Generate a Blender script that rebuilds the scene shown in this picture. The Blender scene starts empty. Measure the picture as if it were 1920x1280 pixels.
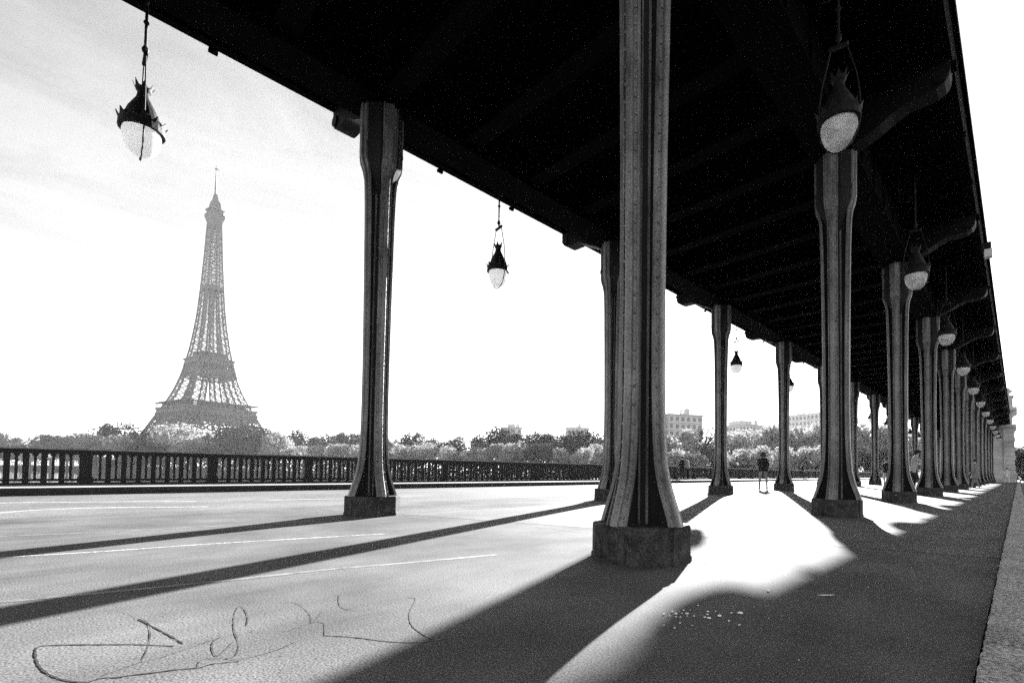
import bpy, bmesh, math, random
from mathutils import Vector, Matrix
R = math.radians
random.seed(7)
SC = bpy.context.scene
COL = SC.collection

# ------------------------------------------------------------------ camera
F, CX, CY = 900.02, 1047.35, 852.14          # lens solved from the photograph, 1920x1280 pixels
YAW, PITCH, ROLL, CAMH = 0.7641, 0.0322, 0.0136, 0.7218
_s, _c = math.sin(YAW), math.cos(YAW)
_fw, _rt, _up = Vector((-_s, _c, 0)), Vector((_c, _s, 0)), Vector((0, 0, 1))
FWD = _fw * math.cos(PITCH) + _up * math.sin(PITCH)
_u2 = _up * math.cos(PITCH) - _fw * math.sin(PITCH)
RGT = _rt * math.cos(ROLL) + _u2 * math.sin(ROLL)
UPV = _u2 * math.cos(ROLL) - _rt * math.sin(ROLL)
EYE = Vector((0, 0, CAMH))
cam = bpy.data.cameras.new('camera')
co = bpy.data.objects.new('camera', cam)
COL.objects.link(co)
m = Matrix((RGT, UPV, -FWD)).transposed().to_4x4()
m.translation = EYE
co.matrix_world = m
cam.sensor_width = 36.0
cam.lens = F / 1920 * 36.0
cam.shift_x = (960 - CX) / 1920
cam.shift_y = (CY - 640) / 1920
cam.clip_start = 0.05
cam.clip_end = 6000
SC.camera = co

# ------------------------------------------------------------------ sky, sun, exposure
SUN_AZ, SUN_EL = R(21.4), R(18.6)            # azimuth to the left of the bridge axis (+Y)
w = bpy.data.worlds.new('World')
SC.world = w
w.use_nodes = True
N, L = w.node_tree.nodes, w.node_tree.links
N.clear()
out = N.new('ShaderNodeOutputWorld'); bg = N.new('ShaderNodeBackground')
sky = N.new('ShaderNodeTexSky'); sky.sky_type = 'NISHITA'; sky.sun_disc = False
sky.sun_elevation = SUN_EL; sky.sun_rotation = -SUN_AZ
sky.air_density = 0.5; sky.dust_density = 0.1; sky.ozone_density = 1.0
bw = N.new('ShaderNodeRGBToBW')               # the photograph is monochrome
tc = N.new('ShaderNodeTexCoord')
mp = N.new('ShaderNodeMapping'); mp.inputs['Scale'].default_value = (1.2, 1.2, 4.5); mp.inputs['Rotation'].default_value = (R(10), R(14), 0)
nz = N.new('ShaderNodeTexNoise'); nz.inputs['Scale'].default_value = 2.6; nz.inputs['Detail'].default_value = 9; nz.inputs['Roughness'].default_value = 0.62; nz.inputs['Distortion'].default_value = 0.6
rm = N.new('ShaderNodeMapRange'); rm.inputs['From Min'].default_value = 0.38; rm.inputs['From Max'].default_value = 0.62; rm.inputs['To Min'].default_value = 1.15; rm.inputs['To Max'].default_value = 1.5
mu = N.new('ShaderNodeMath'); mu.operation = 'MULTIPLY'
L.new(sky.outputs['Color'], bw.inputs['Color'])
L.new(tc.outputs['Generated'], mp.inputs['Vector']); L.new(mp.outputs['Vector'], nz.inputs['Vector'])
L.new(nz.outputs['Fac'], rm.inputs['Value'])
L.new(bw.outputs['Val'], mu.inputs[0]); L.new(rm.outputs['Result'], mu.inputs[1])
L.new(mu.outputs['Value'], bg.inputs['Color'])
bg.inputs['Strength'].default_value = 0.05
L.new(bg.outputs['Background'], out.inputs['Surface'])
sl = bpy.data.lights.new('sun', 'SUN'); sl.energy = 5.0; sl.angle = R(0.5); sl.color = (1.0, 1.0, 1.0)
so = bpy.data.objects.new('sun', sl); COL.objects.link(so)
sd = Vector((-math.sin(SUN_AZ) * math.cos(SUN_EL), math.cos(SUN_AZ) * math.cos(SUN_EL), math.sin(SUN_EL)))
so.rotation_euler = (-sd).to_track_quat('-Z', 'Y').to_euler(); so.location = sd * 60 + Vector((0, 0, 40))
SC.view_settings.view_transform = 'Standard'
SC.view_settings.look = 'None'
SC.view_settings.gamma = 1.0
SC.view_settings.use_curve_mapping = False
SC.view_settings.exposure = 3.1
SC.cycles.use_denoising = False
SC.cycles.sample_clamp_direct = 0.5
SC.cycles.sample_clamp_indirect = 0.3
SC.cycles.use_adaptive_sampling = False
SC.cycles.max_bounces = 6
SC.cycles.volume_bounces = 1

# ------------------------------------------------------------------ materials
def mat(name, v, rough=0.7, spec=0.5, nscale=8, namp=0.25, bump=0.0, bscale=60, metal=0.0, grain=0.0, gscale=400, streak=None):
    """grey procedural paint, stone or asphalt: base value v, blotchy noise, fine grain, bump"""
    M = bpy.data.materials.new(name); M.use_nodes = True
    n, l = M.node_tree.nodes, M.node_tree.links
    b = n['Principled BSDF']
    b.inputs['Roughness'].default_value = rough; b.inputs['Metallic'].default_value = metal
    b.inputs['Specular IOR Level'].default_value = spec
    t = n.new('ShaderNodeTexCoord')
    vec = t.outputs['Object']
    if streak:
        mpp = n.new('ShaderNodeMapping'); mpp.inputs['Scale'].default_value = streak; l.new(vec, mpp.inputs['Vector']); vec = mpp.outputs['Vector']
    a = n.new('ShaderNodeTexNoise'); a.inputs['Scale'].default_value = nscale; a.inputs['Detail'].default_value = 6; a.inputs['Roughness'].default_value = 0.6
    l.new(vec, a.inputs['Vector'])
    r = n.new('ShaderNodeMapRange'); r.inputs['From Min'].default_value = 0.3; r.inputs['From Max'].default_value = 0.7
    r.inputs['To Min'].default_value = v * (1 - namp); r.inputs['To Max'].default_value = v * (1 + namp)
    l.new(a.outputs['Fac'], r.inputs['Value'])
    last = r.outputs['Result']
    if grain:
        g = n.new('ShaderNodeTexNoise'); g.inputs['Scale'].default_value = gscale; g.inputs['Detail'].default_value = 4; g.inputs['Roughness'].default_value = 0.75
        l.new(t.outputs['Object'], g.inputs['Vector'])
        gr = n.new('ShaderNodeMapRange'); gr.inputs['From Min'].default_value = 0.38; gr.inputs['From Max'].default_value = 0.62; gr.inputs['To Min'].default_value = 1 - grain; gr.inputs['To Max'].default_value = 1 + grain
        l.new(g.outputs['Fac'], gr.inputs['Value'])
        mm = n.new('ShaderNodeMath'); mm.operation = 'MULTIPLY'; l.new(last, mm.inputs[0]); l.new(gr.outputs['Result'], mm.inputs[1]); last = mm.outputs['Value']
    l.new(last, b.inputs['Base Color'])
    if name.endswith('asphalt') or name == 'smooth_paving':        # old stains and worn tracks
        st = n.new('ShaderNodeTexNoise'); st.inputs['Scale'].default_value = 0.55; st.inputs['Detail'].default_value = 7; st.inputs['Roughness'].default_value = 0.7; st.inputs['Distortion'].default_value = 1.2
        ms = n.new('ShaderNodeMapping'); ms.inputs['Scale'].default_value = (1.6, 0.5, 1); l.new(t.outputs['Object'], ms.inputs['Vector']); l.new(ms.outputs['Vector'], st.inputs['Vector'])
        sr = n.new('ShaderNodeMapRange'); sr.inputs['From Min'].default_value = 0.35; sr.inputs['From Max'].default_value = 0.6; sr.inputs['To Min'].default_value = 0.78; sr.inputs['To Max'].default_value = 1.12
        l.new(st.outputs['Fac'], sr.inputs['Value'])
        sp = n.new('ShaderNodeTexVoronoi'); sp.inputs['Scale'].default_value = 9.0; l.new(t.outputs['Object'], sp.inputs['Vector'])   # small dark spots
        spr = n.new('ShaderNodeMapRange'); spr.inputs['From Min'].default_value = 0.035; spr.inputs['From Max'].default_value = 0.07; spr.inputs['To Min'].default_value = 0.35; spr.inputs['To Max'].default_value = 1.0
        l.new(sp.outputs['Distance'], spr.inputs['Value'])
        m1 = n.new('ShaderNodeMath'); m1.operation = 'MULTIPLY'; l.new(sr.outputs['Result'], m1.inputs[0]); l.new(spr.outputs['Result'], m1.inputs[1])
        m2 = n.new('ShaderNodeMath'); m2.operation = 'MULTIPLY'; l.new(last, m2.inputs[0]); l.new(m1.outputs['Value'], m2.inputs[1]); last = m2.outputs['Value']
        l.new(last, b.inputs['Base Color'])
    if bump:
        bn = n.new('ShaderNodeTexNoise'); bn.inputs['Scale'].default_value = bscale; bn.inputs['Detail'].default_value = 4
        l.new(t.outputs['Object'], bn.inputs['Vector'])
        bb = n.new('ShaderNodeBump'); bb.inputs['Strength'].default_value = bump; bb.inputs['Distance'].default_value = 0.02
        l.new(bn.outputs['Fac'], bb.inputs['Height']); l.new(bb.outputs['Normal'], b.inputs['Normal'])
    return M

M_ASPH = mat('asphalt', 0.10, 0.9, 0.03, 0.9, 0.32, 0.07, 220, grain=0.7, gscale=120)
M_ROAD = mat('road_asphalt', 0.115, 0.85, 0.06, 0.35, 0.25, 0.12, 140, grain=0.7, gscale=75)
M_SLAB = mat('smooth_paving', 0.092, 0.85, 0.07, 1.2, 0.2, 0.12, 140, grain=0.75, gscale=80)
M_WALK = mat('pavement_stone', 0.26, 0.7, 0.4, 2, 0.2, 0.3, 50, grain=0.25)
M_KERB = mat('granite_kerb', 0.3, 0.85, 0.15, 3, 0.35, 0.8, 45, grain=0.7, gscale=55)
M_LINE = mat('road_paint', 0.30, 0.7, 0.2, 5, 0.5, 0.2, 80, grain=0.6, gscale=40)
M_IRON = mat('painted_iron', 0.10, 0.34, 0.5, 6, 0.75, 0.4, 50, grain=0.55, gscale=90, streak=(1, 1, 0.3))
M_WEB = mat('shaded_iron', 0.015, 0.85, 0.06, 3.5, 0.4, 0.2, 35, grain=0.3, gscale=120, streak=(1, 1, 0.3))  # column paint darkened so webs and capitals carry their shade in the colour
M_DECK = mat('black_iron', 0.0018, 0.9, 0.02, 3, 0.4, 0.1, 30)  # near-black base tone, even over the whole deck
M_PLINTH = mat('plinth_stone', 0.036, 0.85, 0.12, 7, 0.75, 0.7, 40, grain=0.6, gscale=60)
M_DARKK = mat('dark_kerb_stone', 0.03, 0.85, 0.1, 3, 0.4, 0.4, 40)
M_WORN = mat('worn_road_paint', 0.125, 0.7, 0.3, 9, 0.6, 0.2, 80, grain=0.5)
M_RAIL = mat('railing_iron', 0.010, 0.6, 0.2, 5, 0.4)
M_RAILTOP = mat('worn_handrail', 0.16, 0.45, 0.5, 6, 0.5)
M_BRK = mat('bracket_iron', 0.004, 0.6, 0.08, 4, 0.4)
M_LAMP = mat('lamp_iron', 0.006, 0.6, 0.12, 12, 0.5, 0.3, 60)
M_STONE = mat('pale_stone', 0.38, 0.8, 0.3, 0.8, 0.3, 0.6, 6)
M_TOWER = mat('tower_iron', 0.07, 0.6, 0.3, 0.05, 0.2)
M_WALL = mat('pale_render', 0.5, 0.8, 0.3, 0.15, 0.15)  # pale walls, lightened further to put haze into the colour
M_WIN = mat('window_glass', 0.16, 0.4, 0.5, 1, 0.2)
M_ROOF = mat('zinc_roof', 0.4, 0.6, 0.4, 0.5, 0.2)
M_BARK = mat('bark', 0.06, 0.9, 0.2, 3, 0.4)
M_EARTH = mat('bank_earth', 0.12, 0.9, 0.2, 0.05, 0.4)
M_LITTER = mat('pale_crumb', 0.75, 0.8, 0.2, 30, 0.2)
M_SCRAWL = mat('dark_scrawl', 0.018, 0.7, 0.3, 40, 0.5)
M_SCRAWLL = mat('scrawl_highlight', 0.16, 0.7, 0.2, 40, 0.4)
M_SKIN = mat('skin', 0.3, 0.6, 0.3, 10, 0.1)
M_HAIR = mat('dark_hair', 0.012, 0.6, 0.3, 30, 0.4)
M_BLACK = mat('black_cloth', 0.012, 0.9, 0.2, 12, 0.3)
M_GREYC = mat('grey_cloth', 0.16, 0.9, 0.2, 12, 0.2)
M_PALEC = mat('pale_cloth', 0.55, 0.9, 0.2, 12, 0.1)
M_MIDC = mat('mid_cloth', 0.3, 0.9, 0.2, 12, 0.15)

def leafmat(name, v):
    M = bpy.data.materials.new(name); M.use_nodes = True
    n, l = M.node_tree.nodes, M.node_tree.links
    o = n['Material Output']; n.remove(n['Principled BSDF'])
    t = n.new('ShaderNodeTexCoord'); a = n.new('ShaderNodeTexNoise'); a.inputs['Scale'].default_value = 0.9; a.inputs['Detail'].default_value = 3
    l.new(t.outputs['Object'], a.inputs['Vector'])
    r = n.new('ShaderNodeMapRange'); r.inputs['From Min'].default_value = 0.3; r.inputs['From Max'].default_value = 0.7; r.inputs['To Min'].default_value = v * 0.65; r.inputs['To Max'].default_value = v * 1.4
    l.new(a.outputs['Fac'], r.inputs['Value'])
    d = n.new('ShaderNodeBsdfDiffuse'); tr = n.new('ShaderNodeBsdfTranslucent'); mx = n.new('ShaderNodeMixShader'); mx.inputs[0].default_value = 0.4
    l.new(r.outputs['Result'], d.inputs['Color']); l.new(r.outputs['Result'], tr.inputs['Color'])
    l.new(d.outputs[0], mx.inputs[1]); l.new(tr.outputs[0], mx.inputs[2]); l.new(mx.outputs[0], o.inputs['Surface'])
    return M
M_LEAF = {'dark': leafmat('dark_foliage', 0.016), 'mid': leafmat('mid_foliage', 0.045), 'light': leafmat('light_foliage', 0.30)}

def glassmat():
    M = bpy.data.materials.new('opal_glass'); M.use_nodes = True
    n, l = M.node_tree.nodes, M.node_tree.links
    o = n['Material Output']; b = n['Principled BSDF']
    t = n.new('ShaderNodeTexCoord'); a = n.new('ShaderNodeTexNoise'); a.inputs['Scale'].default_value = 7; a.inputs['Detail'].default_value = 4
    l.new(t.outputs['Object'], a.inputs['Vector'])
    r = n.new('ShaderNodeMapRange'); r.inputs['From Min'].default_value = 0.35; r.inputs['From Max'].default_value = 0.65; r.inputs['To Min'].default_value = 0.35; r.inputs['To Max'].default_value = 0.8
    l.new(a.outputs['Fac'], r.inputs['Value']); l.new(r.outputs['Result'], b.inputs['Base Color'])
    b.inputs['Roughness'].default_value = 0.2
    tr = n.new('ShaderNodeBsdfTranslucent'); tr.inputs['Color'].default_value = (0.8, 0.8, 0.8, 1)
    mx = n.new('ShaderNodeMixShader'); mx.inputs[0].default_value = 0.6
    l.new(b.outputs[0], mx.inputs[1]); l.new(tr.outputs[0], mx.inputs[2]); l.new(mx.outputs[0], o.inputs['Surface'])
    return M
M_GLASS = glassmat()
def watermat():
    M = bpy.data.materials.new('river_water'); M.use_nodes = True
    n, l = M.node_tree.nodes, M.node_tree.links
    b = n['Principled BSDF']; b.inputs['Base Color'].default_value = (0.05, 0.05, 0.05, 1); b.inputs['Roughness'].default_value = 0.06
    t = n.new('ShaderNodeTexCoord'); a = n.new('ShaderNodeTexNoise'); a.inputs['Scale'].default_value = 0.4; a.inputs['Detail'].default_value = 4
    l.new(t.outputs['Object'], a.inputs['Vector'])
    bb = n.new('ShaderNodeBump'); bb.inputs['Strength'].default_value = 0.12; bb.inputs['Distance'].default_value = 0.3
    l.new(a.outputs['Fac'], bb.inputs['Height']); l.new(bb.outputs['Normal'], b.inputs['Normal'])
    return M
M_WATER = watermat()

# ------------------------------------------------------------------ helpers
class MB:
    def __init__(s): s.v = []; s.f = []
    def add(s, v, f):
        o = len(s.v); s.v += [tuple(x) for x in v]; s.f += [tuple(i + o for i in q) for q in f]
    def box(s, x0, y0, z0, x1, y1, z1):
        s.add([(x0,y0,z0),(x1,y0,z0),(x1,y1,z0),(x0,y1,z0),(x0,y0,z1),(x1,y0,z1),(x1,y1,z1),(x0,y1,z1)],
              [(0,3,2,1),(4,5,6,7),(0,1,5,4),(1,2,6,5),(2,3,7,6),(3,0,4,7)])
    def bar(s, p, q, w, h=None):
        p, q = Vector(p), Vector(q); d = (q - p)
        if d.length < 1e-6: return
        d.normalize(); h = h or w
        a = d.cross(Vector((0,0,1))) if abs(d.z) < 0.95 else d.cross(Vector((1,0,0)))
        a.normalize(); b = d.cross(a)
        a *= w/2; b *= h/2
        s.add([p-a-b, p+a-b, p+a+b, p-a+b, q-a-b, q+a-b, q+a+b, q-a+b], [(0,1,5,4),(1,2,6,5),(2,3,7,6),(3,0,4,7),(3,2,1,0),(4,5,6,7)])
    def prism(s, pts, z0, z1, bev=0.0):
        n = len(pts); ls = [(1, z0), (1, z1 - bev)] if bev else [(1, z0), (1, z1)]
        if bev:
            mr = max(math.hypot(x, y) for x, y in pts); ls.append((1 - bev / mr, z1))
        s.loft([[(x*k, y*k, z) for x, y in pts] for k, z in ls], True)
    def loft(s, rings, cap=True, closed=True):
        n = len(rings[0]); o = []
        for r in rings: o += list(r)
        f = []
        for i in range(len(rings) - 1):
            for j in range(n if closed else n - 1):
                k = (j + 1) % n
                f.append((i*n + j, i*n + k, (i+1)*n + k, (i+1)*n + j))
        if cap: f.append(tuple(range(n - 1, -1, -1))); f.append(tuple((len(rings)-1)*n + j for j in range(n)))
        s.add(o, f)
    def lathe(s, prof, n=16, c=(0,0,0)):
        s.loft([[(c[0]+r*math.cos(2*math.pi*j/n), c[1]+r*math.sin(2*math.pi*j/n), c[2]+z) for j in range(n)] for r, z in prof], True)
    def tube(s, pts, r, n=6):
        pts = [Vector(p) for p in pts]; rings = []
        for i, p in enumerate(pts):
            d = (pts[min(i+1, len(pts)-1)] - pts[max(i-1, 0)]).normalized()
            a = d.cross(Vector((0,0,1))) if abs(d.z) < 0.9 else d.cross(Vector((1,0,0)))
            a.normalize(); b = d.cross(a)
            rr = r[i] if isinstance(r, (list, tuple)) else r
            rings.append([p + (a*math.cos(2*math.pi*j/n) + b*math.sin(2*math.pi*j/n))*rr for j in range(n)])
        s.loft(rings, True)
    def sphere(s, c, r, n=8, m=6, sc=(1,1,1)):
        s.loft([[(c[0]+sc[0]*r*max(math.sin(math.pi*i/m), 1e-3)*math.cos(2*math.pi*j/n), c[1]+sc[1]*r*max(math.sin(math.pi*i/m), 1e-3)*math.sin(2*math.pi*j/n), c[2]-sc[2]*r*math.cos(math.pi*i/m)) for j in range(n)] for i in range(m+1)], True)
    def mesh(s, name, material, smooth=False):
        me = bpy.data.meshes.new(name); me.from_pydata(s.v, [], s.f)
        bm = bmesh.new(); bm.from_mesh(me); bmesh.ops.recalc_face_normals(bm, faces=bm.faces); bm.to_mesh(me); bm.free()
        me.materials.append(material)
        if smooth:
            for p in me.polygons: p.use_smooth = True
        return me
    def build(s, name, material, parent=None, loc=(0,0,0), rz=0, smooth=False):
        return place(s.mesh(name, material, smooth), name, parent, loc, rz)
def place(me, name, parent=None, loc=(0,0,0), rz=0):
    o = bpy.data.objects.new(name, me); COL.objects.link(o); o.location = loc; o.rotation_euler = (0, 0, rz)
    if parent: o.parent = parent
    return o
def thing(name, label, cat, loc=(0,0,0), rz=0, group=None):
    o = bpy.data.objects.new(name, None); COL.objects.link(o); o.location = loc; o.rotation_euler = (0,0,rz)
    o.empty_display_size = 0.2
    return tag(o, label, cat, group)
def tag(o, label=None, cat=None, group=None, kind=None):
    if label: o['label'] = label
    if cat: o['category'] = cat
    if group: o['group'] = group
    if kind: o['kind'] = kind
    return o
def copy_tree(o, parent=None):
    c = o.copy(); COL.objects.link(c); c.parent = parent
    for ch in list(o.children): copy_tree(ch, c)
    return c
def ray(x, y): return FWD + RGT * ((x - CX) / F) - UPV * ((y - CY) / F)
def at_depth(x, d, y=885):                   # point d metres along the optical axis seen at photo pixel (x, y)
    return EYE + ray(x, y) * d
ORD = ['first','second','third','fourth','fifth','sixth','seventh','eighth','ninth','tenth','eleventh','twelfth','thirteenth','fourteenth','fifteenth','sixteenth','seventeenth','eighteenth','nineteenth','twentieth']
def ordinal(i):
    if i < 20: return ORD[i]
    tens = ['twenty','thirty','forty','fifty'][(i + 1) // 10 - 2]; r_ = (i + 1) % 10
    return (tens + '-' + ORD[r_ - 1]) if r_ else {'twenty':'twentieth','thirty':'thirtieth','forty':'fortieth','fifty':'fiftieth'}[tens]

XR, XL, Y0, SP = -2.286, -7.208, 3.386, 6.0   # the two rows of columns, 6 m apart along the bridge
XM = (XR + XL) / 2
NK = 13

# ------------------------------------------------------------------ ground, road, pavement, water, banks
def sheet(name, x0, y0, x1, y1, z, material, kind='structure'):
    b = MB(); b.box(x0, y0, z - 0.5, x1, y1, z); return tag(b.build(name, material), kind=kind)
sheet('promenade', -9.4, -30, -0.125, 132, 0.0, M_ASPH)
sheet('road', -15.88, -30, -9.4, 132, -0.004, M_ROAD)
sheet('right_road', 0.125, -30, 9.0, 132, -0.10, M_ROAD)
sheet('pavement', -18.55, -30, -16.08, 132, 0.165, M_WALK)
# smooth paving strip with a slanting near edge
b = MB(); b.add([(-7.0, 3.75, .002), (-2.736, 5.01, .002), (-1.362, 5.407, .002), (-0.13, 5.75, .002), (-0.13, 60, .002), (-7.0, 60, .002)], [(0,1,2,3,4,5)])
tag(b.build('paving_strip', M_SLAB), kind='structure')
# granite kerbs
kerb = tag(bpy.data.objects.new('kerb', None), kind='structure'); COL.objects.link(kerb)
y = 2.711 - 1.64 * 4; i = 0
while y < 60:
    rr = random.Random(i); ln = 1.64
    b = MB(); j1, j2 = [rr.uniform(-.006, .006) for _ in range(2)]; h = 0.035 + rr.uniform(-.008, .008); g = 0.009
    n = 46; left = [(-0.112 + rr.uniform(-.006, .005) + (rr.uniform(0,.02) if rr.random() < .06 else 0), y + g + (ln - 2*g) * q / n) for q in range(n + 1)]
    ring = left + [(0.115, y + ln - g), (0.115, y + g)]
    b.loft([[(a_, b_, -0.25) for a_, b_ in ring], [(a_, b_, h - .008) for a_, b_ in ring], [(a_ * .95 , y + ln/2 + (b_ - y - ln/2)*.994, h) for a_, b_ in ring]])
    b.build('kerb_stone', M_KERB, kerb); y += ln; i += 1
b = MB(); b.box(-0.1, y + .01, -.25, .11, 131, .035); b.build('kerb_run', M_KERB, kerb)
b = MB(); b.box(-16.075, -30, -.3, -15.875, 132, .162)
tag(b.build('road_kerb', M_DARKK), kind='structure')
# gutter under the near kerb joint
b = MB(); b.box(-0.126, -30, -.3, 0.126, 132, -.06); tag(b.build('kerb_bed', M_PLINTH), kind='structure')
b = MB(); b.box(-1500, -1500, -9.6, 1500, 1500, -9.1); tag(b.build('river', M_WATER), kind='structure')
bank = [(40, 128), (-60, 126), (-200, 120), (-330, 104), (-440, 78), (-560, 42), (-900, 14), (-1250, -320)]
b = MB()
far = [(40, 1500), (-60, 1500), (-400, 1500), (-900, 1300), (-1300, 900), (-1450, 300), (-1450, -200), (-1450, -600)]
b.add([(x, y, -3.2) for x, y in bank + far], [(i, i+1, 8+i+1, 8+i) for i in range(7)])
b.add([(40, 128, -3.2), (1500, 128, -3.2), (1500, 1500, -3.2), (40, 1500, -3.2)], [(0,1,2,3)])
tag(b.build('far_bank', M_EARTH), kind='structure')
qw = MB()
for i in range(7):
    (x0, y0), (x1, y1) = bank[i], bank[i+1]; d = Vector((x1-x0, y1-y0, 0)).normalized(); nn = Vector((d.y, -d.x, 0)) * 0.6
    qw.add([(x0,y0,-9.5),(x1,y1,-9.5),(x1,y1,-2.4),(x0,y0,-2.4),(x0-nn.x,y0-nn.y,-9.5),(x1-nn.x,y1-nn.y,-9.5),(x1-nn.x,y1-nn.y,-2.4),(x0-nn.x,y0-nn.y,-2.4)],
           [(0,1,2,3),(4,7,6,5),(3,2,6,7)])
M_QUAY = mat('stained_quay_stone', 0.06, 0.9, 0.1, 0.15, 0.5, 0.4, 3)
tag(qw.build('quay_wall', M_QUAY), 'long stone quay wall along the far bank below the trees', 'wall')
# wooded slope of the far heights, seen pale through the arcade
hill = MB(); rows = []
for q in range(9):
    t = q / 8; rr_ = []
    for k in range(25):
        az = R(-34 + k * 1.7); dd = 330 + 260 * t
        hgt = -3.3 + (22 + 16 * math.sin(az * 9 + 1) * .4 + 10 * math.sin(az * 5 + 2.2)) * (math.sin(t * math.pi / 2) ** 0.8) * min(1, k / 5) * min(1, (24 - k) / 5)
        rr_.append((math.sin(az) * dd, math.cos(az) * dd, hgt))
    rows.append(rr_)
hill.loft(rows, False, False)
tag(hill.build('far_hillside', M_EARTH, smooth=True), kind='structure')

# painted lines on the asphalt
def ribbon(mb, pts, wdt, z, jit=0.0, seed=0):
    rr = random.Random(seed); P = [Vector((x, y, 0)) for x, y in pts]; Lr = []
    for i, p in enumerate(P):
        d = (P[min(i+1, len(P)-1)] - P[max(i-1, 0)]).normalized(); nn = Vector((-d.y, d.x, 0)) * wdt / 2
        k = 1 + rr.uniform(-jit, jit); Lr.append((p + nn*k, p - nn*k))
    v = []
    for a, c in Lr: v += [(a.x, a.y, z), (c.x, c.y, z)]
    mb.add(v, [(2*i, 2*i+1, 2*i+3, 2*i+2) for i in range(len(P)-1)])
def smooth_pts(pts, n=5):
    res = []
    for i in range(len(pts) - 1):
        p0, p1, p2, p3 = pts[max(i-1,0)], pts[i], pts[i+1], pts[min(i+2,len(pts)-1)]
        for k in range(n):
            t = k / n
            res.append(tuple(0.5*((2*p1[a]) + (-p0[a]+p2[a])*t + (2*p0[a]-5*p1[a]+4*p2[a]-p3[a])*t*t + (-p0[a]+3*p1[a]-3*p2[a]+p3[a])*t**3) for a in (0,1)))
    return res + [pts[-1]]
LINES = [
 ([(-13.6,-2.4),(-13.237,-.627),(-12.69,.68),(-12.0,1.966)], .13, 'white dash of the lane line, the one nearest the lattice tower side'),
 ([(-11.674,3.066),(-11.5,3.9),(-11.2,5.3)], .13, 'short white dash of the lane line beside the railing-side column'),
 ([(-10.45,-.7),(-10.944,-.245),(-11.05,.2),(-10.974,.592),(-10.641,1.242),(-10.337,1.864)], .12, 'white line that bends at its end on the road'),
 ([(-5.72,-.9),(-5.604,-.278),(-5.469,.307),(-5.38,1.021),(-5.129,2.081),(-5.02,2.5)], .042, 'thin white straight line crossing between the two column shadows'),
 ([(-3.9,-.5),(-3.825,-.182),(-3.72,.216),(-3.585,.917),(-3.519,1.36),(-3.383,1.859),(-3.2,2.6)], .055, 'worn whitish line lying under the broad shadow band'),
 ([(-7.4,-1.0),(-7.225,-.365),(-7.013,.387),(-6.926,1.414),(-6.8,2.4)], .06, 'thin white line along the narrow shadow of the railing-side column'),
]
for k, (pts, wd, lb) in enumerate(LINES):
    b = MB(); ribbon(b, smooth_pts(pts), wd, 0.0015 if k > 2 else -0.0025, .12, k)
    tag(b.build('road_marking', M_WORN if k in (4, 5) else M_LINE), lb, 'road marking', 'white lines painted on the asphalt')
SCRAWL = [[(-2.439,.347),(-2.558,.25),(-2.645,.16),(-2.727,.072),(-2.783,.005),(-2.79,-.027),(-2.72,-.034),(-2.588,-.027),(-2.475,-.012),(-2.374,.014),(-2.288,.051),(-2.235,.094),(-2.243,.126),(-2.211,.171),(-2.209,.191),(-2.181,.251),(-2.157,.314),(-2.121,.376),(-2.128,.417),(-2.09,.491)],
 [(-2.971,.286),(-2.877,.305),(-2.713,.334),(-2.563,.36),(-2.451,.377)],
 [(-2.971,.286),(-2.908,.306),(-2.756,.304),(-2.589,.287),(-2.45,.263),(-2.325,.236)],
 [(-3.268,.183),(-3.202,.227),(-3.086,.267),(-2.981,.287),(-2.875,.352),(-2.772,.426)],
 [(-2.239,.113),(-2.271,.134),(-2.291,.176),(-2.325,.236),(-2.334,.306),(-2.382,.394),(-2.427,.491)],
 [(-2.531,.617),(-2.685,.656),(-2.861,.679),(-2.898,.667),(-2.776,.624),(-2.593,.58),(-2.465,.556),(-2.344,.541),(-2.239,.521),(-2.156,.489),(-2.153,.463)],
 [(-2.325,.517),(-2.246,.473),(-2.201,.443),(-2.258,.441),(-2.345,.453),(-2.409,.474),(-2.435,.502)],
 [(-2.133,.371),(-2.185,.387),(-2.204,.411),(-2.181,.427),(-2.172,.45),(-2.12,.481),(-2.103,.529),(-2.108,.584),(-2.127,.645),(-2.163,.706)],
 [(-2.817,.854),(-2.804,.882),(-2.738,.901),(-2.614,.892),(-2.48,.871),(-2.372,.838),(-2.374,.864),(-2.329,.877),(-2.235,.846),(-2.159,.816)],
 [(-2.327,.725),(-2.352,.776),(-2.359,.812),(-2.378,.848),(-2.454,.899),(-2.531,.945)],
 [(-2.159,.816),(-2.099,.864),(-2.025,.912),(-1.93,.96),(-1.837,1.03),(-1.792,1.09),(-1.76,1.173)],
 [(-2.784,1.127),(-2.648,1.07),(-2.538,1.04),(-2.459,1.048),(-2.413,1.083),(-2.39,1.134)],
 [(-2.47,1.378),(-2.422,1.397),(-2.309,1.317),(-2.194,1.234),(-2.078,1.173),(-1.978,1.14),(-1.871,1.124),(-1.776,1.124)],
 [(-2.315,.914),(-2.313,.974),(-2.325,1.084)],
 [(-2.446,.602),(-2.383,.632),(-2.347,.699),(-2.303,.75)]]
bd, bl = MB(), MB()
SW = [.006,.0065,.0033,.0014,.0022,.0036,.004,.0036,.0033,.002,.0052,.004,.0046,.0014,.0014]
for k, pts in enumerate(SCRAWL):
    sp = smooth_pts(pts, 6)
    ribbon(bd, sp, SW[k], 0.002, .6, k)
    if SW[k] > .004: ribbon(bl, [(x - .002 - SW[k]*.5, y + SW[k]*.3) for x, y in sp], SW[k]*.8, 0.001, .25, k + 40)  # pale ribbon beside the broad strokes, a highlight painted along one side
sc_ = thing('ground_scrawl', 'loose looping scrawl drawn on the asphalt left of the nearest column', 'graffiti')
bd.build('dark_stroke', M_SCRAWL, sc_); bl.build('stroke_highlight', M_SCRAWLL, sc_)
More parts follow.
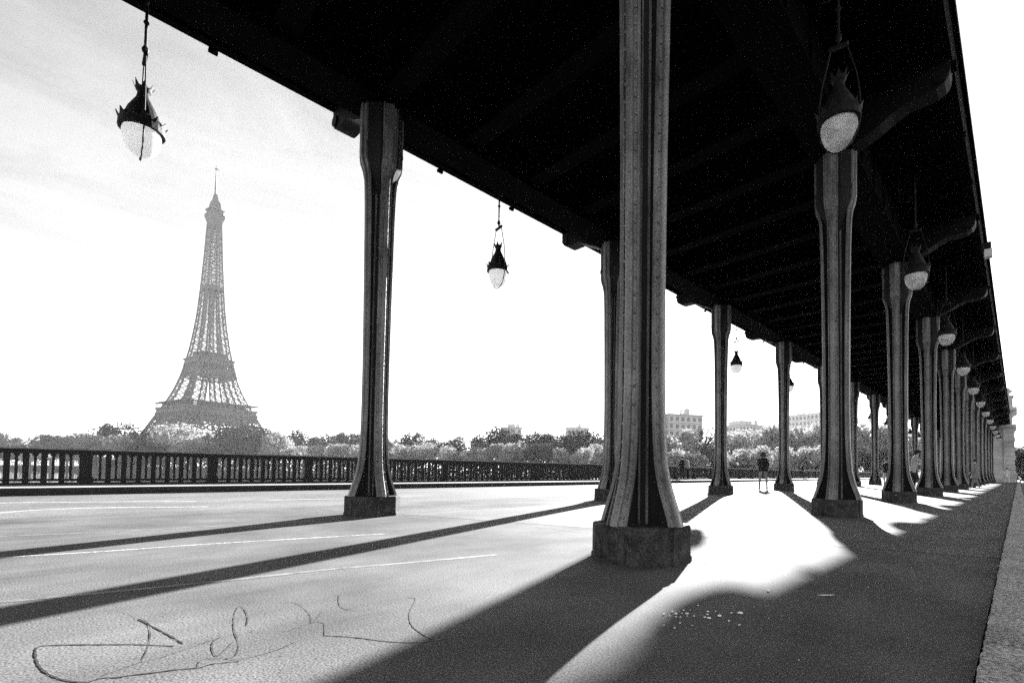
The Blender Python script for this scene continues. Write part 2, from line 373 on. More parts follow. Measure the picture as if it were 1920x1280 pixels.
LIT = [(-1.302,2.144,.012),(-1.264,2.135,.009),(-1.294,2.212,.014),(-1.261,2.191,.016),(-1.268,2.239,.007),(-1.243,2.221,.009),(-1.266,2.275,.011),(-1.222,2.232,.018),(-1.246,2.308,.006),(-1.235,2.145,.011),(-1.217,2.157,.01),(-1.203,2.198,.009),(-1.179,2.224,.01),(-1.258,2.414,.008),(-1.171,2.072,.01),(-1.112,2.083,.008),(-1.207,1.988,.007),(-1.152,1.99,.009),(-1.166,2.346,.012),(-1.144,2.297,.012),(-1.131,2.243,.015),(-1.11,2.244,.018),(-1.141,2.38,.008),(-1.09,2.317,.022),(-1.071,2.413,.011),(-1.037,2.44,.024),(-1.021,2.273,.012),(-.961,2.252,.012),(-.901,2.458,.007),(-.87,2.548,.005),(-.994,2.668,.005),(-.93,2.267,.004),(-1.115,3.03,.02),(-.62,2.0,.005),(-.7,3.6,.008)]
b = MB()
for k, (x, y, wd) in enumerate(LIT):
    rr = random.Random(k); a = R(44) + rr.uniform(-.5, .5); n = 6
    ring = [(x + wd*.55*math.cos(a)*math.cos(q*2*math.pi/n)*rr.uniform(.8,1.2) - wd*.4*math.sin(a)*math.sin(q*2*math.pi/n), y + wd*.55*math.sin(a)*math.cos(q*2*math.pi/n) + wd*.4*math.cos(a)*math.sin(q*2*math.pi/n)) for q in range(n)]
    b.loft([[(p, q, 0.0045) for p, q in ring], [(x+(p-x)*.7, y+(q-y)*.7, .0045 + wd*.3) for p, q in ring]])
tag(b.build('crumbs', M_LITTER), 'white crumbs scattered on the asphalt in front of the columns', 'litter', kind='stuff')
b = MB(); b.loft([[(-.868,3.145,.004),(-.825,3.18,.005),(-.79,3.19,.012),(-.83,3.155,.006)],[(-.868,3.145,.006),(-.827,3.18,.009),(-.79,3.19,.014),(-.83,3.155,.010)]])
tag(b.build('fallen_leaf', M_LITTER), 'single pale fallen leaf on the shaded asphalt near the kerb', 'leaf')
# cracks in the asphalt
b = MB()
for k, pts in enumerate([[(-1.93,3.53),(-1.86,3.545),(-1.80,3.57),(-1.728,3.587)], [(-1.15,6.75),(-.95,6.6),(-.6,6.8)], [(-4.4,4.2),(-4.0,4.25),(-3.3,4.3)]]):
    ribbon(b, smooth_pts(pts, 5), .012, .0032, .7, k)
tag(b.build('crack', M_SCRAWL), kind='structure')

# ------------------------------------------------------------------ iron columns
def interp(t, z):
    if z <= t[0][0]: return t[0][1]
    for (a, p), (c, q) in zip(t, t[1:]):
        if z <= c: return p + (q - p) * (z - a) / (c - a)
    return t[-1][1]
A_T = [(.29,.362),(.33,.352),(.40,.328),(.48,.300),(.56,.272),(.66,.246),(.78,.224),(.95,.210),(1.15,.200),(1.5,.192),(2.2,.190),(3.4,.200),(4.6,.218),(5.0,.229),(5.2,.241),(5.32,.262),(5.42,.298),(5.52,.312),(6.30,.318)]
W_T = [(.29,.090),(.5,.083),(.9,.078),(3,.076),(5.1,.079),(5.4,.11),(6.3,.115)]
ZS = [.29,.32,.36,.40,.44,.48,.52,.56,.61,.66,.72,.78,.86,.95,1.05,1.15,1.3,1.5,1.8,2.2,2.8,3.4,4.0,4.6,4.9,5.1,5.2,5.26,5.32,5.37,5.42,5.47,5.52,5.6,6.0,6.30]
# flange: riveted strip with beaded edges and a raised middle band, section swept up the curve
fl = MB(); rings = []
for z in ZS:
    a, wf = interp(A_T, z), interp(W_T, z)
    sec = [(-.045,-wf),(-.022,-wf),(-.010,-wf+.002),(-.012,-wf+.011),(-.026,-wf+.014),(-.010,-.036),(.012,-.033),(.017,-.024),(.020,-.010),(.020,.010),(.017,.024),(.012,.033),(-.010,.036),(-.026,wf-.014),(-.012,wf-.011),(-.010,wf-.002),(-.022,wf),(-.045,wf)]
    rings.append([(a + dx, dy, z) for dx, dy in sec])
fl.loft(rings, True)
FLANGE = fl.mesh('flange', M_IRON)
# web: cruciform core with stepped angle irons in the corners
wb = MB(); rings = []
for z in ZS:
    a = interp(A_T, z) - .044
    q = [(a,.022),(.098,.022),(.098,.034),(.078,.036),(.074,.052),(.052,.074),(.036,.078),(.034,.098),(.022,.098),(.022,a)]
    ring = []
    for k in range(4):
        cs, sn = [(1,0),(0,1),(-1,0),(0,-1)][k]
        ring += [(x*cs - y*sn, x*sn + y*cs, z) for x, y in q]
    rings.append(ring)
wb.loft(rings, True)
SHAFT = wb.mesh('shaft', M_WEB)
an = MB()                                                          # angle iron standing proud in each corner of the web
sec = [(.040,.040),(.100,.040),(.100,.045),(.074,.045),(.074,.051),(.068,.051),(.068,.045),(.045,.045),(.045,.068),(.051,.068),(.051,.074),(.045,.074),(.045,.100),(.040,.100)]
an.loft([[(x, y, z) for x, y in sec] for z in (.295, 5.1)], True)
ANGLE = an.mesh('angle_iron', M_IRON)
pl = MB()
q_ = [(.374,-.10),(.374,.10),(.352,.104),(.352,.20),(.20,.352),(.104,.352)]
base = [(x*c_ - y*s_, x*s_ + y*c_) for c_, s_ in ((1,0),(0,1),(-1,0),(0,-1)) for x, y in q_]
pl.prism(base, .04, .292, .012); pl.prism([(x*1.025, y*1.025) for x, y in base], -.05, .045, .01)
PLINTH = pl.mesh('plinth', M_PLINTH)
cp = MB()
oc = lambda r, c: [(r,-c),(r,c),(c,r),(-c,r),(-r,c),(-r,-c),(-c,-r),(c,-r)]
cp.loft([[(x, y, z) for x, y in oc(r, r*.55)] for r, z in ((.09,4.98),(.14,5.14),(.20,5.28),(.245,5.38),(.27,5.48),(.27,5.62),(.285,5.64),(.285,5.70),(.265,5.72),(.265,6.3))], True)
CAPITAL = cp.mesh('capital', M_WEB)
rv = MB()
def rivet(x, y, z, nx, ny, r=.0105):
    n = 6; tx, ty = -ny, nx
    ring = lambda rr, o: [(x + nx*o + tx*rr*math.cos(2*math.pi*j/n), y + ny*o + ty*rr*math.cos(2*math.pi*j/n), z + rr*math.sin(2*math.pi*j/n)) for j in range(n)]
    rv.loft([ring(r, -.002), ring(r*.85, r*.5), ring(r*.3, r*.85)], True)
z = .36
while z < 6.2:
    a, wf = interp(A_T, z), interp(W_T, z)
    for cs, sn in ((1,0),(0,1),(-1,0),(0,-1)):
        for s in (-1, 1):
            y_ = s * (wf + .040 - .015) / 2
            rivet((a-.017)*cs - y_*sn, (a-.019)*sn + y_*cs, z, cs, sn, .0175)
            zz = z + .07
            rivet(.088*cs - s*.035*sn, .088*sn + s*.035*cs, zz, -sn*s, cs*s, .014)
    z += .15
RIVET = rv.mesh('rivets', M_IRON)
def column(x, y, label, group, rivets):
    t = thing('iron_column', label, 'column', (x, y, 0), 0, group)
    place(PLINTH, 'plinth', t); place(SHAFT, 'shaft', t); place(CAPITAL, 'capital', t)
    for k in range(4): place(ANGLE, 'angle_iron', t, (0,0,0), k * math.pi / 2)
    for k in range(4): place(FLANGE, 'flange', t, (0,0,0), k * math.pi / 2)
    if rivets: tag(place(RIVET, 'rivets', t), kind='stuff')
for k in range(NK):
    n_ = 'nearest' if k == 0 else ordinal(k)
    column(XR, Y0 + k*SP, f'{n_} riveted iron column from the near end of the kerb-side row' if k else 'largest and nearest riveted iron column, standing alone in the foreground', 'iron columns of the kerb-side row', k < 4)
    column(XL, Y0 + k*SP, f'{n_} flared iron column of the railing-side row, on the road edge', 'iron columns of the railing-side row', k < 3)

# ------------------------------------------------------------------ viaduct deck overhead
vd = thing('railway_viaduct', 'black iron viaduct deck carried on the two rows of columns', 'bridge', (XM, 0, 0))
YA, YB = -10.0, 80.4
def rel(x): return x - XM
for s in (-1, 1):
    # box girder above each row of columns
    b = MB(); c = s * (XR - XM)
    b.box(c - .314, YA, 6.302, c + .314, YB, 6.34)
    b.box(c - .27, YA, 6.341, c + .27, YB, 7.05)
    y = YA
    while y < YB:
        b.box(c - .305, y, 6.342, c - .271, y + .05, 7.04); b.box(c + .271, y, 6.342, c + .305, y + .05, 7.04); y += 1.0
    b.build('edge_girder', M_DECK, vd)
    b = MB(); xo = s * (abs(-8.77 - XM))
    b.box(min(xo, xo - s*.1), YA, 7.08, max(xo, xo - s*.1), YB, 8.6)
    b.box(min(xo + s*.001, xo + s*.07), YA, 7.10, max(xo + s*.001, xo + s*.07), YB, 7.22)
    b.box(min(xo + s*.001, xo + s*.07), YA, 8.42, max(xo + s*.001, xo + s*.07), YB, 8.6)
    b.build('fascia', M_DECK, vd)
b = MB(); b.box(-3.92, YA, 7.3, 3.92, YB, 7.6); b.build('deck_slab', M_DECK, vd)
cbm = MB(); cbm.box(-2.145, -.16, 6.42, 2.145, .16, 6.46); cbm.box(-2.145, -.03, 6.461, 2.145, .03, 7.29)
CB = cbm.mesh('cross_beam', M_DECK)
y = Y0 - 2 * SP
while y < YB - .5:
    place(CB, 'cross_beam', vd, (0, y, 0)); y += SP / 4
# cantilever brackets with a rounded, dropping nose
prof = [(-2.78,6.345),(-2.95,6.40),(-3.15,6.49),(-3.33,6.60),(-3.52,6.68),(-3.66,6.685),(-3.78,6.68),(-3.90,6.695),(-4.00,6.75),(-4.055,6.83),(-4.07,6.94),(-4.07,7.30),(-2.78,7.30)]
br = MB(); hw = .16
br.loft([[(x, -hw, z) for x, z in prof], [(x, hw, z) for x, z in prof]], True)
nose = [(-3.95 + .10*math.cos(2*math.pi*j/10), 6.86 + .10*math.sin(2*math.pi*j/10)) for j in range(10)]
br.loft([[(x, -hw-.03, z) for x, z in nose], [(x, hw+.03, z) for x, z in nose]], True)
BR = br.mesh('bracket', M_BRK)
for k in range(-1, NK):
    for s in (0, 1): place(BR, 'bracket', vd, (0, Y0 + k*SP, 0), math.pi * s)
# light cantilever joists between the brackets
jm = MB(); jm.box(-3.92, -.04, 7.1, -2.8, .04, 7.29); JO = jm.mesh('joist', M_DECK)
for k in range(-1, NK):
    for q in (1, 2, 3):
        if Y0 + k*SP + q*1.5 < YB:
            for s in (0, 1): place(JO, 'joist', vd, (0, Y0 + k*SP + q*1.5, 0), math.pi * s)
# bolt heads and drip plates along the outer fascias
for s in (-1, 1):
    b = MB(); y = Y0 - 6
    while y < YB:
        xo = s * 4.09; b.box(xo - .05, y - .09, 7.0, xo + .05, y + .09, 7.08)
        b.box(xo - .03, y + 2.0, 7.03, xo + .03, y + 2.12, 7.08); b.box(xo - .03, y + 4.0, 7.03, xo + .03, y + 4.12, 7.08); y += SP
    tag(b.build('bolt_heads', M_DECK, vd), kind='stuff')
# small floodlight on the kerb-side fascia
fb = thing('floodlight', 'small boxy floodlight clamped to the outer edge of the viaduct deck', 'lamp', (-.60, 17.4, 6.78))
b = MB(); b.box(-.06, -.09, .12, .14, .09, .30); b.box(-.10, -.02, .20, -.06, .02, .36); b.build('housing', M_LAMP, fb)
b = MB(); b.box(.0, -.10, -.10, .16, .10, .11); b.build('glass', M_PALEC, fb)

# ------------------------------------------------------------------ pendant lamps
def make_lamp():
    t = thing('pendant_lamp', 'x', 'lamp')
    b = MB(); b.tube([(0,0,7.29),(0,0,5.93)], .016, 8)
    for z in (6.72, 6.36): b.lathe([(.012,-.03),(.03,-.01),(.03,.01),(.012,.03)], 8, (0,0,z))
    b.lathe([(.012,-.06),(.036,-.02),(.036,.02),(.012,.06)], 8, (0,0,6.0))
    b.build('rod', M_LAMP, t)
    b = MB()                                                       # scroll bracket beside the rod, towards the deck
    pts = [(.30, 0, 7.2), (.30, 0, 6.95), (.27, 0, 6.70), (.20, 0, 6.56), (.11, 0, 6.53), (.05, 0, 6.57), (.04, 0, 6.63), (.08, 0, 6.67), (.12, 0, 6.65)]
    b.tube(pts, .010, 5)
    b.build('scroll', M_LAMP, t)
    b = MB(); b.tube([(.28, 0, 7.0), (.17, 0, 6.95), (.08, 0, 6.99), (.05, 0, 7.06), (.09, 0, 7.11), (.14, 0, 7.08)], .009, 5)
    b.build('scroll', M_LAMP, t)
    b = MB(); b.bar((-.10, 0, 5.87), (.10, 0, 5.90), .04); b.build('crossbar', M_LAMP, t)
    b = MB()
    lp = [(.225*math.cos(q), 0, 4.98 - .40*math.sin(q)) for q in [math.pi*i/14 for i in range(15)]]
    side = [(.085, 0, 5.88), (.13, 0, 5.70), (.185, 0, 5.48), (.215, 0, 5.25), (.225, 0, 5.05)]
    b.tube(side + lp + [(-x, y, z) for x, y, z in reversed(side)], .009, 6)
    b.build('yoke', M_LAMP, t)
    b = MB()
    b.lathe([(.03,5.50),(.085,5.49),(.078,5.46),(.058,5.43),(.07,5.36),(.11,5.28),(.15,5.20),(.172,5.13),(.178,5.11),(.215,5.07),(.232,5.00),(.236,4.93),(.20,4.925),(.19,4.98),(.06,5.33)], 20)
    b.build('hood', M_LAMP, t)
    def cresting(r0, r1, z0, z1, nt):                              # flared ring of cast points
        b = MB(); n = nt * 4; lo = []; hi = []
        for j in range(n):
            q = 2*math.pi*j/n; h = (1, .45, .12, .45)[j % 4]
            lo.append((r0*math.cos(q), r0*math.sin(q), z0)); r_ = r0 + (r1 - r0)*h; hi.append((r_*math.cos(q), r_*math.sin(q), z0 + (z1 - z0)*h))
        b.loft([[(x*.94, y*.94, z) for x, y, z in lo], lo, hi, [(x*.95, y*.95, z) for x, y, z in hi]], False)
        return b
    cresting(.075, .115, 5.46, 5.56, 7).build('coronet', M_LAMP, t)
    cresting(.222, .258, 5.0, 5.095, 12).build('brim_cresting', M_LAMP, t)
    b = MB()
    b.lathe([(.185,4.95),(.198,4.90),(.196,4.84),(.18,4.77),(.15,4.70),(.10,4.645),(.02,4.625)], 20)
    b.build('glass_bowl', M_GLASS, t, smooth=True)
    return t
lamp0 = make_lamp()
XLA, XRA = -7.98, -1.51
first = True
for side, X in (('railing', XLA), ('kerb', XRA)):
    for k in range(NK):
        if side == 'kerb' and k == 0: continue
        o = lamp0 if first else copy_tree(lamp0); first = False
        rr = random.Random(k * 2 + (side == 'kerb'))
        o.location = (X, (.605 if k == 0 and side == 'railing' else .38 + k*SP), 0); o.rotation_euler = (0, 0, (R(rr.uniform(-9, 9)) if k > 1 else 0) + (math.pi if side == 'kerb' else 0))
        if side == 'railing':
            o['label'] = 'nearest crowned pendant lamp, hanging against the sky at the upper left' if k == 0 else ('crowned pendant lamp hanging between the railing-side and foreground columns, second along the railing side' if k == 1 else f'{ordinal(k)} crowned pendant lamp from the near end along the railing side')
            o['group'] = 'pendant lamps along the railing side'
        else:
            o['label'] = f'{ordinal(k-1)} opal pendant lamp from the near end along the kerb side'; o['group'] = 'pendant lamps along the kerb side'

# ------------------------------------------------------------------ iron railing
XF = -18.08
rl = thing('railing', 'long black iron railing of close bars at the edge of the bridge pavement', 'railing', (XF, 0, .165))
b = MB(); b.box(-.085, -12, .87, .085, 130, .915); b.box(-.06, -12, .80, .06, 130, .869); b.build('rail_body', M_RAIL, rl)
b = MB(); b.loft([[(-.10,y,.916),(.10,y,.916),(.085,y,.955),(-.085,y,.955)] for y in (-12, 130)], True); b.build('handrail', M_RAILTOP, rl)
b = MB(); b.box(-.13, -12, -.02, .13, 130, .06); b.box(-.05, -12, .10, .05, 130, .16); b.build('bottom_rail', M_RAIL, rl)
pm = MB(); pm.box(-.10, -.125, .061, .10, .125, .868); pm.box(-.12, -.15, .061, .12, .15, .22); pm.box(-.118, -.14, .72, .118, .14, .79)
POST = pm.mesh('post', M_RAIL)
tk = MB(); tk.box(-.04, -.056, .061, .04, .056, .80); tk.box(-.05, -.062, .70, .05, .062, .76); THICK = tk.mesh('baluster', M_RAIL)
tn = MB(); tn.box(-.024, -.026, .161, .024, .026, .80); tn.box(-.03, -.03, .40, .03, .03, .45); tn.box(-.03, -.05, .75, .03, .05, .799); THIN = tn.mesh('baluster', M_RAIL)
rest = MB(); npiece = 0
for q in range(-3, 46):
    yp = .53 + 2.79 * q
    if q < 25: place(POST, 'post', rl, (0, yp, 0))
    else: rest.box(-.10, yp-.125, .061, .10, yp+.125, .868)
    for k in range(8):
        yb = yp + .125 + .10 + (2.79 - .25) * (k + .5) / 8 - .10
        pieces = [(THIN, yb + .0)]
        if k < 7: pieces.append((THICK, yb + (2.79 - .25) / 16))
        for me, yy in pieces:
            if -6 < yy < 30: place(me, 'baluster', rl, (0, yy, 0)); npiece += 1
            else:
                h_ = .036 if me is THIN else .09; rest.box(-.02, yy - h_/2, .16, .02, yy + h_/2, .80)
tag(rest.build('far_balusters', M_RAIL, rl), kind='stuff')

# ------------------------------------------------------------------ stone pier at the far end
pr = thing('stone_pier', 'tall pale stone pier with cornice and urn closing the far end of the viaduct', 'pier', (XM, 84.5, 0))
b = MB(); b.box(-4.35, -3.4, 1.5, 4.35, 3.4, 6.75); b.build('shaft', M_STONE, pr)
for row in range(9):                                               # rusticated corner blocks
    for s in (-1, 1):
        b = MB(); e = .09 if row % 2 else .16; x0 = s*4.35
        b.box(min(x0 - s*.9, x0 + s*e), -3.55, 1.55 + row*.57, max(x0 - s*.9, x0 + s*e), -2.4, 1.55 + row*.57 + .53); b.build('corner_block', M_STONE, pr)
b = MB(); b.box(-4.6, -3.9, -.05, 4.6, 3.8, 1.2); b.box(-4.48, -3.7, 1.2, 4.48, 3.6, 1.499); b.build('base', M_STONE, pr)
b = MB(); b.box(-4.62, -3.8, 6.76, 4.62, 3.8, 7.1); b.build('string_course', M_STONE, pr)
b = MB(); b.box(-4.25, -3.3, 7.101, 4.25, 3.3, 8.4); b.build('attic', M_STONE, pr)
b = MB(); b.loft([[(sx*x, sy*y, z) for sx, sy in ((-1,-1),(1,-1),(1,1),(-1,1))] for x, y, z in ((4.26,3.31,8.41),(4.45,3.5,8.7),(4.72,3.8,8.9),(4.72,3.8,9.25))], True); b.build('cornice', M_STONE, pr)
for sx in (-1, 1):
    b = MB(); b.box(sx*3.6 - .75, -3.3, 9.26, sx*3.6 + .75, -1.8, 10.5); b.box(sx*3.6 - .85, -3.4, 10.5, sx*3.6 + .85, -1.7, 10.7); b.build('pedestal', M_STONE, pr)
    b = MB(); b.lathe([(.25,10.7),(.3,10.8),(.15,10.95),(.45,11.2),(.5,11.4),(.3,11.5),(.1,11.75)], 10, (sx*3.85, -2.6, 0)); b.build('urn', M_STONE, pr)
# stone steps at the foot of the pier
st = thing('stone_steps', 'low flight of stone steps at the foot of the far pier', 'steps', (XM + 2.6, 78.5, 0))
for k in range(5):
    b = MB(); b.box(-1.9, k*.32, k*.19 + (-.05 if k == 0 else 0), 1.9, 1.75, k*.19 + .188 ); b.build('step', M_STONE, st)

# ------------------------------------------------------------------ lattice tower
TW = Vector((-641.5, 112.1, 0))
e = Vector((TW.x, TW.y, 0)).normalized(); lat = Vector((-e.y, e.x, 0)) * -1   # lat = rightwards as seen from the bridge
if lat.dot(RGT) < 0: lat = -lat
dl = R(22)
near = (-e * math.cos(dl) - lat * math.sin(dl))
rot = math.atan2(near.y, near.x) - R(45)
tw = thing('lattice_tower', 'tall tapering iron lattice tower rising beyond the trees', 'tower', (TW.x, TW.y, -.5), rot)
O_T = [(0,59),(25,46),(57,32.6),(72,26.4),(85,22.0),(101,18.0),(115,15.8),(130,13.4),(153,10.8),(170,9.3),(200,7.6),(223,6.5),(246,5.6),(276,4.5)]
L_T = [(0,24),(57,14),(115,8.2),(140,7.0),(170,5.8),(200,5.0)]
def leg_mesh(name, z0, z1, n, wc, wbr):
    b = MB()
    def quad(z):
        o, l = interp(O_T, z), interp(L_T, z); i = max(o - l, .4)
        return [(o,o,z),(i,o,z),(i,i,z),(o,i,z)]
    zs = [z0 + (z1 - z0) * k / n for k in range(n + 1)]
    for za, zb in zip(zs, zs[1:]):
        A, B = quad(za), quad(zb)
        for k in range(4):
            k2 = (k + 1) % 4
            b.bar(A[k], B[k], wc); b.bar(B[k], B[k2], wbr); b.bar(A[k], B[k2], wbr); b.bar(A[k2], B[k], wbr)
    return b.mesh(name, M_TOWER)
LEG0 = leg_mesh('lower_leg', 0, 54, 6, 2.2, 1.0)
LEG1 = leg_mesh('upper_leg', 60, 112, 7, 1.6, .6)
LEG2 = leg_mesh('spire_leg', 115, 200, 13, 1.1, .38)
for k in range(4):
    for me in (LEG0, LEG1, LEG2): place(me, me.name.split('.')[0], tw, (0,0,0), k * math.pi / 2)
b = MB(); zs = [200 + 74 * k / 20 for k in range(21)]
for za, zb in zip(zs, zs[1:]):
    oa, ob = interp(O_T, za), interp(O_T, zb)
    A = [(oa,oa,za),(-oa,oa,za),(-oa,-oa,za),(oa,-oa,za)]; B = [(ob,ob,zb),(-ob,ob,zb),(-ob,-ob,zb),(ob,-ob,zb)]
    for k in range(4):
        k2 = (k+1) % 4; b.bar(A[k], B[k], 1.1); b.bar(B[k], B[k2], .4); b.bar(A[k], B[k2], .38); b.bar(A[k2], B[k], .38)
        ma = [(A[k][q]+A[k2][q])/2 for q in range(3)]; mb_ = [(B[k][q]+B[k2][q])/2 for q in range(3)]; b.bar(ma, mb_, .6)
b.build('spire', M_TOWER, tw)
b = MB()                                                           # lift shaft and ties inside the spire
for za in range(118, 276, 8):
    o = interp(O_T, za)
    for sx, sy in ((1,1),(1,-1),(-1,1),(-1,-1)): b.bar((sx*2.0,sy*2.0,za), (sx*2.0,sy*2.0,za+8), .45)
    for (p, q) in (((-o,-o),(o,-o)),((o,-o),(o,o)),((o,o),(-o,o)),((-o,o),(-o,-o))): b.bar((p[0],p[1],za), (q[0],q[1],za), .7)
    b.bar((-2.2,-2.2,za),(2.2,2.2,za+8),.4); b.bar((2.2,-2.2,za),(-2.2,2.2,za+8),.4)
b.build('lift_shaft', M_TOWER, tw)
def ringbox(b, o, t, z0, z1):
    b.box(-o,-o,z0,o,-o+t,z1); b.box(-o,o-t,z0,o,o,z1); b.box(-o,-o+t,z0,-o+t,o-t,z1); b.box(o-t,-o+t,z0,o,o-t,z1)
def frieze(b, o, z0, z1, n, wd):                                   # open girder of small X panels on all four sides
    for k in range(4):
        c, s = [(1,0),(0,1),(-1,0),(0,-1)][k]
        T = lambda x, z: (x*c + o*s, x*s - o*c, z)
        for i in range(n):
            x0, x1 = -o + 2*o*i/n, -o + 2*o*(i+1)/n
            b.bar(T(x0,z0), T(x1,z1), wd); b.bar(T(x0,z1), T(x1,z0), wd); b.bar(T(x0,z0), T(x0,z1), wd*1.3)
        b.bar(T(-o,z0), T(o,z0), wd*2); b.bar(T(-o,z1), T(o,z1), wd*2)
b = MB(); ringbox(b, 34.0, 14, 56.5, 60.5); ringbox(b, 35.2, 2, 60.5, 62.0); frieze(b, 34.3, 49.5, 56.5, 14, .8); ringbox(b, 32.3, 12, 52, 56.4)
b.build('first_platform', M_TOWER, tw)
b = MB()
for k in range(18):
    for c, s in ((1,0),(0,1),(-1,0),(0,-1)):
        x = -33.8 + 67.6*k/17; b.bar((x*c + 34.2*s, x*s - 34.2*c, 62), (x*c + 34.2*s, x*s - 34.2*c, 67), .5)
ringbox(b, 35.0, 9, 67, 68); b.build('gallery_roof', M_TOWER, tw)
b = MB()
for c, s in ((1,0),(0,1),(-1,0),(0,-1)):
    pts = [(x, y) for x, y in ((-19,-29),(19,-29),(19,-21),(-19,-21))]
    P = [(x*c - y*s, x*s + y*c) for x, y in pts]; b.prism(P, 61, 68.6)
b.build('pavilion', M_TOWER, tw)
for c, s in ((1,0),(0,1),(-1,0),(0,-1)):                           # the great arches under the first platform
    b = MB()
    for rr_, yy in ((37,44),(34,44)):
        pr_ = [(rr_*math.cos(math.pi*i/16), 8 + (rr_+4)*math.sin(math.pi*i/16)*1.0) for i in range(17)]
        for (x0,z0),(x1,z1) in zip(pr_, pr_[1:]):
            y0_, y1_ = interp(O_T, z0), interp(O_T, z1); b.bar((x0*c + y0_*s, x0*s - y0_*c, z0), (x1*c + y1_*s, x1*s - y1_*c, z1), 1.6)
    b.build('arch', M_TOWER, tw)
b = MB(); ringbox(b, 16.8, 7, 112.5, 115.5); ringbox(b, 17.8, 1.5, 115.5, 117.2); frieze(b, 16.9, 105, 112, 6, .55); ringbox(b, 17.7, 2, 101.5, 104.2); frieze(b, 18.6, 96.5, 101, 8, .5)
b.build('second_platform', M_TOWER, tw)
b = MB(); ringbox(b, 11.5, 5, 117, 124); b.build('upper_pavilion', M_TOWER, tw)
b = MB(); ringbox(b, 8.4, 2.5, 194, 198); b.build('middle_platform', M_TOWER, tw)
b = MB()
b.loft([[(sx*r, sy*r, z) for sx, sy in ((-1,-1),(1,-1),(1,1),(-1,1))] for r, z in ((4.6,264),(5.4,270),(6.8,275),(7.1,276),(7.1,279),(5.8,279.5),(5.8,283),(6.8,283.5),(6.8,284.5),(4.4,286),(3.8,292),(2.2,296),(1.6,300),(1.1,303))], True)
b.build('summit_platform', M_TOWER, tw)
b = MB(); b.tube([(0,0,302),(0,0,313),(0,0,331),(0,0,335)], [1.1,.9,.55,.4], 6); b.bar((-2,0,331),(2,0,331),.7); b.bar((0,-2,331),(0,2,331),.7); b.build('antenna', M_TOWER, tw)

# ------------------------------------------------------------------ buildings on the far bank
def building(px, depth, wdt, dep, hgt, floors, cols, label, roofstep=False, rz=0, material=M_WALL):
    p = at_depth(px, depth); t = thing('apartment_block', label, 'building', (p.x, p.y, -3.3), rz)
    b = MB(); b.box(-wdt/2, -dep/2, 0, wdt/2, dep/2, hgt); b.build('wall', material, t)
    b = MB(); b.box(-wdt/2 - .4, -dep/2 - .4, hgt + .01, wdt/2 + .4, dep/2 + .4, hgt + .7); b.build('roof', M_ROOF, t)
    if roofstep:
        b = MB(); b.box(-wdt*.22, -dep*.3, hgt + .71, wdt*.22, dep*.3, hgt + 3.6); b.build('roof_house', material, t)
    fh = hgt / floors; cw = wdt / cols
    lm = MB(); lm.box(-wdt/2 - .25, -dep/2 - .35, 0, wdt/2 + .25, dep/2 + .25, .22); LG = lm.mesh('ledge', M_ROOF)
    for i in range(3, floors): place(LG, 'ledge', t, (0, 0, i*fh - .1))
    cm = MB(); cm.box(-.6, -.9, 0, .6, .9, 2.4); cm.box(-.3, -.6, 2.4, .3, -.2, 3.0); cm.box(-.3, .2, 2.4, .3, .6, 3.0); CM = cm.mesh('chimney', material)
    for q in (-.42, -.3, .31, .44): place(CM, 'chimney', t, (wdt*q, dep*.1, hgt + .71))
    wm = MB(); wm.box(-cw*.28, -.06, 0, cw*.28, .05, fh*.55); W1 = wm.mesh('window', M_WIN)
    for i in range(floors):
        if (i + .3) * fh < 6: continue
        for j in range(cols):
            place(W1, 'window', t, (-wdt/2 + (j+.5)*cw, -dep/2 - .0, i*fh + fh*.25))
    nc = max(1, int(dep / cw))
    for i in range(floors):
        if (i + .3) * fh < 6: continue
        for j in range(nc): place(W1, 'window', t, (wdt/2, -dep/2 + (j+.5)*dep/nc, i*fh + fh*.25), math.pi/2)
    return t
building(1252, 215, 30, 16, 27.5, 9, 12, 'flat-roofed apartment block showing right of the nearest column', rz=R(-30))
building(1388, 300, 24, 16, 32.5, 9, 9, 'stepped apartment block behind the trees, between two railing-side columns', True, rz=R(-20))
building(1530, 330, 34, 20, 44, 11, 12, 'pale gabled block on the skyline left of the second kerb-side column', rz=R(-18))
building(965, 330, 34, 14, 31, 7, 12, 'low wide block with chimneys just showing over the trees', True, rz=R(-50))
building(1080, 320, 24, 14, 31, 7, 9, 'square pale block peeping over the trees left of the nearest column', False, rz=R(-45))

